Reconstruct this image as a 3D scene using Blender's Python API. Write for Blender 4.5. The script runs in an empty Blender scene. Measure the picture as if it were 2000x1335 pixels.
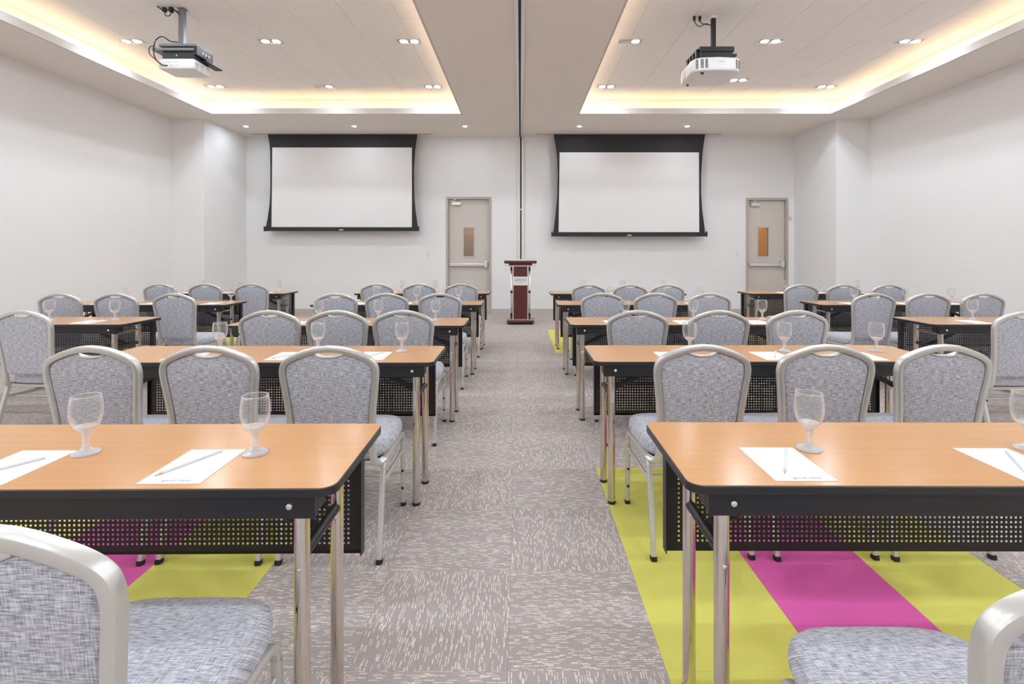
import bpy, bmesh, math, random
from mathutils import Vector, Matrix
random.seed(7)
C = bpy.context.scene.collection
SC = bpy.context.scene
PI = math.pi

# ------------------------------------------------------------------ camera
H = 1.315
cd = bpy.data.cameras.new('camera'); cam = bpy.data.objects.new('camera', cd); C.objects.link(cam)
cam.location = (0, 0, H); cam.rotation_euler = (PI/2, 0, 0)
cd.sensor_width = 36; cd.lens = 18.0                      # focal length 1000 px on a 2000 px frame
cd.shift_x = -(1016-1000)/2000; cd.shift_y = -(667.5-491)/2000
cd.clip_start = 0.05; cd.clip_end = 60
SC.camera = cam
# ------------------------------------------------------------------ world, exposure
w = bpy.data.worlds.new('world'); SC.world = w; w.use_nodes = True
w.node_tree.nodes['Background'].inputs[0].default_value = (0.8, 0.85, 0.95, 1)
w.node_tree.nodes['Background'].inputs[1].default_value = 0.3
SC.view_settings.view_transform = 'Standard'; SC.view_settings.look = 'None'
SC.view_settings.gamma = 1.0; SC.view_settings.use_curve_mapping = False
SC.view_settings.exposure = 0.6
SC.cycles.max_bounces = 14; SC.cycles.diffuse_bounces = 7; SC.cycles.transparent_max_bounces = 24
SC.cycles.sample_clamp_indirect = 4.0
LAMP_E = 200.0        # ceiling lamps
COVE_E = 5.3         # LED strips in the coves
LAMP_C = (0.885, 1.0, 1.115, 1)
COVE_C = (1.0, 0.70, 0.38, 1)

# ------------------------------------------------------------------ node helpers
def srgb(r, g, b):
    f = lambda c: (c/255)/12.92 if c/255 <= 0.04045 else ((c/255+0.055)/1.055)**2.4
    return (f(r), f(g), f(b), 1)

class NT:
    def __init__(s, name):
        s.m = bpy.data.materials.new(name); s.m.use_nodes = True
        s.t = s.m.node_tree; s.n = s.t.nodes; s.l = s.t.links
        s.p = s.n['Principled BSDF']; s.out = s.n['Material Output']
    def put(s, sock, v):
        if isinstance(v, bpy.types.NodeSocket): s.l.new(v, sock)
        else: sock.default_value = v
    def math(s, op, a, b=0.0, c=None):
        n = s.n.new('ShaderNodeMath'); n.operation = op
        s.put(n.inputs[0], a); s.put(n.inputs[1], b)
        if c is not None: s.put(n.inputs[2], c)
        return n.outputs[0]
    def mixc(s, f, a, b):
        n = s.n.new('ShaderNodeMix'); n.data_type = 'RGBA'
        s.put(n.inputs[0], f); s.put(n.inputs[6], a); s.put(n.inputs[7], b)
        return n.outputs[2]
    def comb(s, x, y, z=0.0):
        n = s.n.new('ShaderNodeCombineXYZ')
        s.put(n.inputs[0], x); s.put(n.inputs[1], y); s.put(n.inputs[2], z)
        return n.outputs[0]
    def coords(s, which='Object'):
        n = s.n.new('ShaderNodeTexCoord'); sp = s.n.new('ShaderNodeSeparateXYZ')
        s.l.new(n.outputs[which], sp.inputs[0]); return sp.outputs
    def noise(s, vec, scale=1.0, detail=2.0):
        n = s.n.new('ShaderNodeTexNoise'); n.inputs['Scale'].default_value = scale
        n.inputs['Detail'].default_value = detail
        if vec is not None: s.l.new(vec, n.inputs['Vector'])
        return n.outputs[0]
    def white(s, vec):
        n = s.n.new('ShaderNodeTexWhiteNoise'); n.noise_dimensions = '3D'
        s.l.new(vec, n.inputs['Vector']); return n.outputs['Value']
    def bump(s, h, strength=0.2, dist=0.002):
        n = s.n.new('ShaderNodeBump'); n.inputs['Strength'].default_value = strength
        n.inputs['Distance'].default_value = dist
        s.l.new(h, n.inputs['Height']); s.l.new(n.outputs[0], s.p.inputs['Normal'])

def plain(name, col, rough=0.5, metal=0.0, var=0.06, scale=6.0, spec=0.5, coat=0.0):
    t = NT(name); p = t.p
    f = t.noise(None, scale, 3.0)
    tc = t.n.new('ShaderNodeTexCoord'); t.l.new(tc.outputs['Object'], f.node.inputs['Vector'])
    d = tuple(c*(1-var) for c in col[:3])+(1,); e = tuple(min(1, c*(1+var)) for c in col[:3])+(1,)
    t.put(p.inputs['Base Color'], t.mixc(f, d, e))
    p.inputs['Roughness'].default_value = rough; p.inputs['Metallic'].default_value = metal
    p.inputs['Specular IOR Level'].default_value = spec
    if coat: p.inputs['Coat Weight'].default_value = coat; p.inputs['Coat Roughness'].default_value = 0.12
    return t.m

def emit(name, col, e):
    t = NT(name); t.p.inputs['Base Color'].default_value = (0.8, 0.8, 0.8, 1)
    t.p.inputs['Emission Color'].default_value = col; t.p.inputs['Emission Strength'].default_value = e
    return t.m

def fabric(name, lo, hi):
    t = NT(name); x, y, z = t.coords()
    oi = t.n.new('ShaderNodeObjectInfo')
    r = t.math('MULTIPLY', oi.outputs['Random'], 37.0)
    u = t.math('ADD', x, r); v = t.math('ADD', t.math('ADD', y, z), r)
    a = t.noise(t.comb(t.math('MULTIPLY', u, 42.0), t.math('MULTIPLY', v, 380.0)), 1.0, 2.0)
    b = t.noise(t.comb(t.math('MULTIPLY', u, 380.0), t.math('MULTIPLY', v, 42.0), 5.0), 1.0, 2.0)
    s = t.math('ADD', t.math('MULTIPLY', a, 0.62), t.math('MULTIPLY', b, 0.38))
    mr = t.n.new('ShaderNodeMapRange'); mr.inputs[1].default_value = 0.37; mr.inputs[2].default_value = 0.63
    t.l.new(s, mr.inputs[0])
    t.put(t.p.inputs['Base Color'], t.mixc(mr.outputs[0], lo, hi))
    t.p.inputs['Roughness'].default_value = 0.92; t.p.inputs['Specular IOR Level'].default_value = 0.2
    t.p.inputs['Sheen Weight'].default_value = 0.25; t.p.inputs['Sheen Roughness'].default_value = 0.5
    t.bump(s, 0.35, 0.0015); return t.m

def carpet(name):
    t = NT(name); u, v, _ = t.coords('UV')
    P = 0.0042
    wob = t.noise(t.comb(t.math('MULTIPLY', u, 60.0), t.math('MULTIPLY', v, 60.0), 2.0), 1.0, 1.0)
    vv = t.math('DIVIDE', t.math('ADD', v, t.math('MULTIPLY', t.math('SUBTRACT', wob, 0.5), 0.003)), P)
    row = t.math('FLOOR', vv)
    off = t.white(t.comb(row, 3.0, 1.0)); ln = t.math('MULTIPLY_ADD', t.white(t.comb(row, 5.0, 2.0)), 0.016, 0.020)
    uu = t.math('ADD', t.math('DIVIDE', u, ln), t.math('MULTIPLY', off, 7.0))
    cell = t.math('FLOOR', uu)
    rnd = t.white(t.comb(row, cell, 8.0)); tone = t.white(t.comb(row, cell, 21.0))
    fu = t.math('ABSOLUTE', t.math('SUBTRACT', t.math('FRACT', uu), 0.5)); fv = t.math('ABSOLUTE', t.math('SUBTRACT', t.math('FRACT', vv), 0.5))
    odd = t.math('FLOORED_MODULO', row, 2.0)
    thr = t.math('MULTIPLY_ADD', odd, 0.36, 0.56)
    on = t.math('GREATER_THAN', rnd, thr)
    sm = t.n.new('ShaderNodeMapRange'); sm.inputs[1].default_value = 0.5; sm.inputs[2].default_value = 0.36; t.l.new(fv, sm.inputs[0])
    sn = t.n.new('ShaderNodeMapRange'); sn.inputs[1].default_value = 0.47; sn.inputs[2].default_value = 0.38; t.l.new(fu, sn.inputs[0])
    dash = t.math('MULTIPLY', t.math('MULTIPLY', sm.outputs[0], sn.outputs[0]), on)
    fine = t.noise(t.comb(t.math('MULTIPLY', u, 420.0), t.math('MULTIPLY', v, 420.0)), 1.0, 1.0)
    blot = t.noise(t.comb(t.math('MULTIPLY', u, 9.0), t.math('MULTIPLY', v, 9.0), 4.0), 1.0, 2.0)
    base = t.mixc(t.math('MULTIPLY_ADD', t.math('SUBTRACT', fine, 0.5), 1.6, 0.5), srgb(138, 128, 125), srgb(196, 185, 180))
    base = t.mixc(t.math('MULTIPLY', tone, 0.35), base, srgb(190, 178, 173))
    dk = t.mixc(tone, srgb(208, 197, 189), srgb(238, 228, 221))
    dk = t.mixc(t.math('MULTIPLY', blot, 0.5), dk, srgb(216, 198, 172))
    t.put(t.p.inputs['Base Color'], t.mixc(dash, base, dk))
    t.p.inputs['Roughness'].default_value = 0.95; t.p.inputs['Specular IOR Level'].default_value = 0.15
    t.bump(t.math('ADD', dash, fine), 0.3, 0.002); return t.m

def pile(name, lo, hi):
    t = NT(name); u, v, _ = t.coords('UV')
    f = t.noise(t.comb(t.math('MULTIPLY', u, 300.0), t.math('MULTIPLY', v, 300.0)), 1.0, 2.0)
    g = t.noise(t.comb(t.math('MULTIPLY', u, 6.0), t.math('MULTIPLY', v, 6.0)), 1.0, 2.0)
    s = t.math('ADD', t.math('MULTIPLY', f, 0.7), t.math('MULTIPLY', g, 0.3))
    t.put(t.p.inputs['Base Color'], t.mixc(s, lo, hi))
    t.p.inputs['Roughness'].default_value = 0.95; t.p.inputs['Specular IOR Level'].default_value = 0.15
    t.bump(f, 0.4, 0.002); return t.m

def laminate(name, lo, hi, rough=0.22):
    t = NT(name); x, y, z = t.coords()
    oi = t.n.new('ShaderNodeObjectInfo'); r = t.math('MULTIPLY', oi.outputs['Random'], 23.0)
    a = t.noise(t.comb(t.math('MULTIPLY', t.math('ADD', x, r), 2.2), t.math('MULTIPLY', t.math('ADD', y, r), 55.0)), 1.0, 4.0)
    b = t.noise(t.comb(t.math('MULTIPLY', t.math('ADD', x, r), 14.0), t.math('MULTIPLY', t.math('ADD', y, r), 420.0)), 1.0, 2.0)
    s = t.math('ADD', t.math('MULTIPLY', a, 0.6), t.math('MULTIPLY', b, 0.4))
    t.put(t.p.inputs['Base Color'], t.mixc(s, lo, hi))
    t.p.inputs['Roughness'].default_value = rough; t.p.inputs['Specular IOR Level'].default_value = 0.5
    return t.m

def thin_glass(name, body=0.10, painted_glint=0.0):
    t = NT(name); n = t.n
    tr = n.new('ShaderNodeBsdfTransparent'); tr.inputs[0].default_value = (0.97, 0.975, 0.975, 1)
    gl = n.new('ShaderNodeBsdfGlossy'); gl.inputs['Roughness'].default_value = 0.03
    gl.inputs['Color'].default_value = (1, 1, 1, 1)
    fr = n.new('ShaderNodeLayerWeight'); fr.inputs['Blend'].default_value = 0.5
    mx = n.new('ShaderNodeMixShader')
    t.l.new(t.math('MULTIPLY_ADD', t.math('POWER', fr.outputs['Facing'], 2.6), 0.78, body*0.4), mx.inputs[0])
    d2 = n.new('ShaderNodeBsdfDiffuse'); d2.inputs['Color'].default_value = (0.93, 0.94, 0.95, 1)  # white diffuse share paints bright edges and highlights into the bowl
    m2 = n.new('ShaderNodeMixShader'); m2.inputs[0].default_value = painted_glint
    t.l.new(gl.outputs[0], m2.inputs[1]); t.l.new(d2.outputs[0], m2.inputs[2])
    t.l.new(tr.outputs[0], mx.inputs[1]); t.l.new(m2.outputs[0], mx.inputs[2])
    t.l.new(mx.outputs[0], t.out.inputs['Surface']); return t.m

def solid_glass(name, base=0.36, mat=0.6):
    t = NT(name); n = t.n
    g = n.new('ShaderNodeBsdfGlass'); g.inputs['IOR'].default_value = 1.45; g.inputs['Roughness'].default_value = 0.02
    gl = n.new('ShaderNodeBsdfGlossy'); gl.inputs['Roughness'].default_value = 0.08
    df = n.new('ShaderNodeBsdfTranslucent'); df.inputs['Color'].default_value = (0.92, 0.93, 0.95, 1)
    d2 = n.new('ShaderNodeBsdfDiffuse'); d2.inputs['Color'].default_value = (0.92, 0.93, 0.95, 1)
    tr = n.new('ShaderNodeBsdfTransparent')
    def mix(f, a, b):
        m = n.new('ShaderNodeMixShader'); t.put(m.inputs[0], f); t.l.new(a, m.inputs[1]); t.l.new(b, m.inputs[2]); return m.outputs[0]
    lw = n.new('ShaderNodeLayerWeight')
    body = mix(mat, gl.outputs[0], mix(0.6, df.outputs[0], d2.outputs[0]))  # white diffuse and translucent share paints in the glass's bright inner scatter
    clear = mix(0.93, g.outputs[0], tr.outputs[0])
    t.l.new(mix(t.math('MULTIPLY_ADD', lw.outputs['Facing'], 0.45, base), clear, body), t.out.inputs['Surface']); return t.m

M = {}
M['wall'] = plain('painted_wall', (0.84, 0.83, 0.825, 1), 0.85, var=0.012, scale=1.5, spec=0.2)
M['soffit'] = plain('painted_soffit', (0.80, 0.75, 0.70, 1), 0.85, var=0.02, scale=1.2, spec=0.2)
M['tray'] = plain('ceiling_board', (0.90, 0.875, 0.85, 1), 0.85, var=0.015, scale=1.2, spec=0.2)
M['white'] = plain('white_paint', (0.82, 0.80, 0.78, 1), 0.6, var=0.01)
M['fascia'] = plain('shaded_fascia_paint', (0.60, 0.56, 0.53, 1), 0.85, var=0.015, spec=0.2)  # darker even tone puts the lip's weaker light into the paint
M['base'] = plain('greige_baseboard', srgb(196, 186, 178), 0.6, var=0.02)
M['door'] = plain('greige_door_paint', srgb(206, 197, 188), 0.5, var=0.015)
M['dframe'] = plain('greige_frame_paint', srgb(182, 173, 164), 0.5, var=0.015)
M['alu'] = plain('brushed_aluminium', (0.74, 0.73, 0.72, 1), 0.35, 0.7, var=0.04, scale=30)
M['chrome'] = plain('chrome', (0.75, 0.69, 0.64, 1), 0.12, 1.0, var=0.02)
M['bright_chrome'] = plain('bright_chrome', (0.88, 0.87, 0.86, 1), 0.15, 1.0, var=0.02)
M['silver'] = plain('silver_powder_coat', (0.68, 0.67, 0.635, 1), 0.32, 0.55, var=0.03, scale=60)
M['black'] = plain('black_steel', (0.016, 0.015, 0.016, 1), 0.42, var=0.1, scale=20)
M['edge'] = plain('black_rubber_edge', (0.022, 0.021, 0.022, 1), 0.38, var=0.1, scale=20)
M['rubber'] = plain('black_rubber', (0.02, 0.02, 0.02, 1), 0.7)
M['screenblack'] = plain('black_screen_cloth', (0.025, 0.025, 0.028, 1), 0.75, var=0.05)
M['screen'] = plain('matte_white_screen', (0.84, 0.82, 0.81, 1), 0.8, var=0.01, scale=1.0, spec=0.1)
M['paper'] = plain('white_paper', (0.88, 0.88, 0.885, 1), 0.7, var=0.005)
M['ink'] = plain('grey_ink', (0.10, 0.10, 0.11, 1), 0.7)
M['pale_ink'] = plain('pale_grey_ink', (0.42, 0.42, 0.44, 1), 0.7)
M['pencil'] = plain('pale_grey_lacquer', (0.70, 0.70, 0.69, 1), 0.35, var=0.02)
M['bare_wood'] = plain('bare_wood', srgb(214, 176, 140), 0.7)
M['lead'] = plain('graphite', (0.05, 0.05, 0.05, 1), 0.4)
M['plastic'] = plain('white_plastic', (0.78, 0.77, 0.76, 1), 0.4, var=0.02)
M['greyplastic'] = plain('light_grey_plastic', (0.52, 0.50, 0.48, 1), 0.5, var=0.03)
M['dark'] = plain('dark_recess', (0.03, 0.03, 0.03, 1), 0.8)
M['mount'] = plain('grey_mount_steel', (0.20, 0.20, 0.215, 1), 0.45, 0.3, var=0.05)
M['blackmount'] = plain('black_mount_steel', (0.022, 0.021, 0.021, 1), 0.45, 0.2, var=0.05)
M['orange'] = plain('ochre_plaster', srgb(214, 158, 84), 0.8)
M['taupe'] = plain('taupe_plaster', srgb(176, 158, 142), 0.8)
M['mahogany'] = laminate('mahogany_veneer', srgb(74, 30, 30), srgb(104, 46, 42), 0.35)
M['laminate'] = laminate('cherry_laminate', srgb(191, 134, 82), srgb(215, 162, 107), 0.20)
M['fab'] = fabric('grey_woven_fabric', srgb(134, 135, 144), srgb(222, 222, 230))
M['carpet'] = carpet('dashed_taupe_carpet')
M['green'] = pile('lime_carpet', srgb(208, 202, 84), srgb(228, 222, 126))
M['magenta'] = pile('magenta_carpet', srgb(206, 80, 154), srgb(234, 114, 180))
M['bowl'] = thin_glass('thin_glass', 0.14, 0.38); M['glass'] = solid_glass('solid_glass'); M['foot_glass'] = solid_glass('painted_bright_glass', 0.52, 0.72)
M['pane'] = thin_glass('window_glass', 0.05)
M['lamp'] = emit('lit_lamp', LAMP_C, LAMP_E)
M['spot'] = emit('lit_spot_lamp', LAMP_C, LAMP_E*1.15)
M['led'] = emit('warm_led_strip', COVE_C, COVE_E)
M['lampoff'] = plain('unlit_lamp', (0.55, 0.5, 0.45, 1), 0.3, 0.4)
M['corridor_lamp'] = emit('corridor_lamp', (1, 0.82, 0.6, 1), 15.0)

# ------------------------------------------------------------------ mesh helpers
def to_obj(name, bm, mat, parent=None, smooth=False, loc=None):
    me = bpy.data.meshes.new(name); bm.normal_update(); bm.to_mesh(me); bm.free()
    if smooth is True:
        me.polygons.foreach_set('use_smooth', [True]*len(me.polygons))
    elif smooth:
        me.polygons.foreach_set('use_smooth', [True]*len(me.polygons))
        me.set_sharp_from_angle(angle=smooth)
    if mat: me.materials.append(M[mat] if isinstance(mat, str) else mat)
    o = bpy.data.objects.new(name, me); C.objects.link(o)
    if parent: o.parent = parent
    if loc: o.location = loc
    return o

def box(bm, x0, x1, y0, y1, z0, z1, bev=0.0, seg=2):
    r = bmesh.ops.create_cube(bm, size=1.0)
    vs = r['verts']
    for v in vs:
        v.co = Vector((x0+(v.co.x+.5)*(x1-x0), y0+(v.co.y+.5)*(y1-y0), z0+(v.co.z+.5)*(z1-z0)))
    if bev:
        es = list({e for v in vs for e in v.link_edges})
        bmesh.ops.bevel(bm, geom=es, offset=bev, segments=seg, affect='EDGES', profile=0.5)
    return bm

def B(x0, x1, y0, y1, z0, z1, bev=0.0, seg=2):
    return box(bmesh.new(), x0, x1, y0, y1, z0, z1, bev, seg)

def sweep(bm, path, prof, ref, cap=True):
    """sweep closed 2D profile [(a,b)] along 3D path; a along ref, b along t x ref"""
    P = [Vector(p) for p in path]; ref = Vector(ref); rings = []
    for i, p in enumerate(P):
        t = (P[min(i+1, len(P)-1)]-P[max(i-1, 0)]).normalized()
        n = (ref-t*ref.dot(t)).normalized(); b = t.cross(n)
        rings.append([bm.verts.new(p+n*a+b*c) for a, c in prof])
    k = len(prof)
    for r0, r1 in zip(rings, rings[1:]):
        for j in range(k): bm.faces.new((r0[j], r0[(j+1) % k], r1[(j+1) % k], r1[j]))
    if cap: bm.faces.new(rings[0][::-1]); bm.faces.new(rings[-1])
    bmesh.ops.recalc_face_normals(bm, faces=bm.faces[:])
    return bm

def rect_prof(w, h, r=0.004, s=2):
    pts = []
    for cx, cy, a0 in ((w/2-r, h/2-r, 0), (-w/2+r, h/2-r, 90), (-w/2+r, -h/2+r, 180), (w/2-r, -h/2+r, 270)):
        for i in range(s+1):
            a = math.radians(a0+90*i/s); pts.append((cx+r*math.cos(a), cy+r*math.sin(a)))
    return pts

def circ(r, n=12): return [(r*math.cos(2*PI*i/n), r*math.sin(2*PI*i/n)) for i in range(n)]

def tube(path, r, n=12, bm=None, ref=None):
    P = [Vector(p) for p in path]
    if ref is None:
        t = (P[-1]-P[0]).normalized(); ref = Vector((0, 0, 1)) if abs(t.z) < 0.8 else Vector((1, 0, 0))
        if len(P) > 2: ref = Vector((0.31, 0.17, 0.93))
    return sweep(bm or bmesh.new(), path, circ(r, n), ref)

def spline(pts, n=8):
    P = [Vector(p) for p in pts]; out = []
    for i in range(len(P)-1):
        p0, p1, p2, p3 = P[max(i-1, 0)], P[i], P[i+1], P[min(i+2, len(P)-1)]
        for k in range(n):
            t = k/n
            out.append(0.5*((2*p1)+(p2-p0)*t+(2*p0-5*p1+4*p2-p3)*t*t+(3*p1-p0-3*p2+p3)*t**3))
    out.append(P[-1]); return out

def lathe(prof, n=24, bm=None, cx=0, cy=0):
    bm = bm or bmesh.new(); rings = []
    for r, z in prof:
        if r < 1e-6: rings.append([bm.verts.new((cx, cy, z))])
        else: rings.append([bm.verts.new((cx+r*math.cos(2*PI*i/n), cy+r*math.sin(2*PI*i/n), z)) for i in range(n)])
    for a, b in zip(rings, rings[1:]):
        for i in range(n):
            j = (i+1) % n
            if len(a) == 1 and len(b) == 1: continue
            if len(a) == 1: bm.faces.new((a[0], b[j], b[i]))
            elif len(b) == 1: bm.faces.new((a[i], a[j], b[0]))
            else: bm.faces.new((a[i], a[j], b[j], b[i]))
    bmesh.ops.recalc_face_normals(bm, faces=bm.faces[:])
    return bm

def prism(pts, z0, z1, bm=None):
    bm = bm or bmesh.new()
    a = [bm.verts.new((x, y, z0)) for x, y in pts]; b = [bm.verts.new((x, y, z1)) for x, y in pts]
    bm.faces.new(a[::-1]); bm.faces.new(b); k = len(pts)
    for i in range(k): bm.faces.new((a[i], a[(i+1) % k], b[(i+1) % k], b[i]))
    bmesh.ops.recalc_face_normals(bm, faces=bm.faces[:]); return bm

def loft(rings, closed_ends=True, bm=None):
    bm = bm or bmesh.new(); R = [[bm.verts.new(p) for p in r] for r in rings]
    for a, b in zip(R, R[1:]):
        k = len(a)
        if len(b) == 1:
            for i in range(k): bm.faces.new((a[i], a[(i+1) % k], b[0]))
        elif len(a) == 1:
            k = len(b)
            for i in range(k): bm.faces.new((a[0], b[(i+1) % k], b[i]))
        else:
            for i in range(k): bm.faces.new((a[i], a[(i+1) % k], b[(i+1) % k], b[i]))
    bmesh.ops.recalc_face_normals(bm, faces=bm.faces[:]); return bm

def rrect(x0, x1, y0, y1, r, s=5):
    pts = []
    for cx, cy, a0 in ((x1-r, y1-r, 0), (x0+r, y1-r, 90), (x0+r, y0+r, 180), (x1-r, y0+r, 270)):
        for i in range(s+1):
            a = math.radians(a0+90*i/s); pts.append((cx+r*math.cos(a), cy+r*math.sin(a)))
    return pts

def text_obj(name, txt, size, mat, parent, mtx, align='CENTER', ex=0.0003):
    cu = bpy.data.curves.new('t', 'FONT'); cu.body = txt; cu.size = size; cu.extrude = ex
    cu.align_x = align; cu.align_y = 'CENTER'; cu.resolution_u = 2
    tmp = bpy.data.objects.new('t', cu); C.objects.link(tmp)
    me = bpy.data.meshes.new_from_object(tmp); bpy.data.objects.remove(tmp); bpy.data.curves.remove(cu)
    me.name = name; me.transform(mtx); me.materials.clear(); me.materials.append(M[mat])
    o = bpy.data.objects.new(name, me); C.objects.link(o); o.parent = parent; return o

def empty(name, loc=(0, 0, 0), rz=0.0):
    o = bpy.data.objects.new(name, None); C.objects.link(o); o.empty_display_size = 0.1
    o.location = loc; o.rotation_euler = (0, 0, rz); return o

def tag(o, label, cat, group=None):
    o['label'] = label; o['category'] = cat
    if group: o['group'] = group
    return o

def structure(o): o['kind'] = 'structure'; return o

def copy_tree(o, parent=None):
    c = o.copy(); C.objects.link(c)
    if parent: c.parent = parent
    for ch in list(o.children): copy_tree(ch, c)
    return c

# ------------------------------------------------------------------ room
XW, XI, YB, YS, ZS, ZT, YR = 6.48, 5.86, 10.96, 9.5, H+2.455, H+2.80, -3.6
# floor slab under the carpet tiles
floor = structure(to_obj('floor', B(-XW-.2, XW+.2, YR-.2, YB+.2, -.12, -.006), 'dark'))
TP, TX0, TY0 = 0.5, -0.04, 1.607; TPY = 0.503
def tile_mesh(var, rot, mat):
    bm = bmesh.new(); uv = bm.loops.layers.uv.new('UVMap')
    h, hy, c = TP/2-.0002, TPY/2-.0002, .0007
    lo = [bm.verts.new((sx*h, sy*hy, -.006)) for sx, sy in ((-1, -1), (1, -1), (1, 1), (-1, 1))]
    mi = [bm.verts.new((sx*h, sy*hy, -.0007)) for sx, sy in ((-1, -1), (1, -1), (1, 1), (-1, 1))]
    hi = [bm.verts.new((sx*(h-c), sy*(hy-c), 0)) for sx, sy in ((-1, -1), (1, -1), (1, 1), (-1, 1))]
    bm.faces.new(hi)
    for a, b in ((lo, mi), (mi, hi)):
        for i in range(4): bm.faces.new((a[i], a[(i+1) % 4], b[(i+1) % 4], b[i]))
    for f in bm.faces:
        for l in f.loops:
            u, v = l.vert.co.x+TP/2, l.vert.co.y+TPY/2
            if rot: u, v = v, u
            l[uv].uv = (u+var*3.71, v+var*5.13)
    me = bpy.data.meshes.new('carpet_tile'); bm.to_mesh(me); bm.free(); me.materials.append(M[mat]); return me
TM = {(v, r): tile_mesh(v+1, r, 'carpet') for v in range(6) for r in (0, 1)}
TG = tile_mesh(1, 0, 'green'); TMg = tile_mesh(2, 0, 'magenta')
def tile_kind(i, j):
    x0 = TX0+i*TP; y = TY0+(j+.5)*TPY
    near = 1.1 < y < 3.116; far = 6.63 < y < 8.66
    for s in ([1, -5] if near else [])+([1, -5, 7, -11] if far else []):
        if s <= i < s+3: return 'magenta' if i == s+1 else 'green'
    return 'carpet'
cells = []
for i in range(-13, 14):
    for j in range(-11, 19):
        cx, cy = TX0+(i+.5)*TP, TY0+(j+.5)*TPY
        if abs(cx) > XW+.2 or cy > YB+.2: continue
        ys, ye = TY0+j*TPY, TY0+(j+1)*TPY
        area = 0
        if ys > 1.0:
            px = lambda x, y: 1016+1000*x/y
            l, r = px(cx-TP/2, cy), px(cx+TP/2, cy)
            wv = max(0, min(2000, r)-max(0, l)); hv = max(0, min(1335, 491+1000*H/ys)-(491+1000*H/ye))
            area = wv*hv
        cells.append((area, i, j, cx, cy))
cells.sort(key=lambda c: -c[0])
rest = bmesh.new(); ruv = rest.loops.layers.uv.new('UVMap')
for n, (area, i, j, cx, cy) in enumerate(cells):
    k = tile_kind(i, j); rot = (i+j) % 2 == 1; var = random.randrange(6)
    if n < 290 and area > 60:
        me = TG if k == 'green' else TMg if k == 'magenta' else TM[(var, 1 if rot else 0)]
        o = bpy.data.objects.new('carpet_tile', me); C.objects.link(o); o.parent = floor; o.location = (cx, cy, 0)
    else:
        h, hy = TP/2-.0006, TPY/2-.0006
        f = rest.faces.new([rest.verts.new((cx+a*h, cy+b*hy, 0)) for a, b in ((-1, -1), (1, -1), (1, 1), (-1, 1))])
        f.material_index = {'carpet': 0, 'green': 1, 'magenta': 2}[k]
        for l in f.loops:
            u, v = l.vert.co.x-cx+TP/2, l.vert.co.y-cy+TPY/2
            if rot: u, v = v, u
            l[ruv].uv = (u+var*3.71+3.71, v+var*5.13+5.13)
o = to_obj('carpet_tiles', rest, 'carpet', floor); o['kind'] = 'stuff'
o.data.materials.append(M['green']); o.data.materials.append(M['magenta'])

# walls
t = .15
structure(to_obj('wall_left', prism([(-XW-t, YR), (-XW, YR), (-XW, YS), (-XI, YS), (-XI, YB+.6), (-XW-t, YB+.6)], -.02, ZT+.05), 'wall'))
structure(to_obj('wall_right', prism([(XW+t, YR), (XW+t, YB+.6), (XI, YB+.6), (XI, YS), (XW, YS), (XW, YR)], -.02, ZT+.05), 'wall'))
structure(to_obj('wall_front', B(-XW-t, XW+t, YR-t, YR, -.02, ZT+.05), 'wall'))
D1 = (-1.585, -.615, 2.485); D2 = (4.83, 5.735, 2.466)      # door openings in the end wall
bm = bmesh.new(); z1 = ZT+.05; y1 = YB+.14
for x0, x1, z0 in ((-XI, D1[0], -.02), (D1[0], D1[1], D1[2]), (D1[1], D2[0], -.02), (D2[0], D2[1], D2[2]), (D2[1], XI, -.02)):
    box(bm, x0, x1, YB, y1, z0, z1)
bmesh.ops.remove_doubles(bm, verts=bm.verts[:], dist=1e-5)
structure(to_obj('wall_back', bm, 'wall'))
bm = bmesh.new()
for x0, x1 in ((-XI+.012, D1[0]), (D1[1], D2[0]), (D2[1], XI-.012)):
    box(bm, x0, x1, YB-.012, YB, 0, .092, .002, 1)
structure(to_obj('baseboard_back', bm, 'base'))
for s, nm in ((-1, 'left'), (1, 'right')):
    bm = bmesh.new(); a = lambda u, v: (min(s*u, s*v), max(s*u, s*v))
    box(bm, *a(XW, XW-.012), YR, YS-.012, 0, .092, .002, 1)
    box(bm, *a(XW, XI-.012), YS-.012, YS, 0, .092, .002, 1)
    box(bm, *a(XI, XI-.012), YS, YB-.012, 0, .092, .002, 1)
    structure(to_obj('baseboard_'+nm, bm, 'base'))

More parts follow.
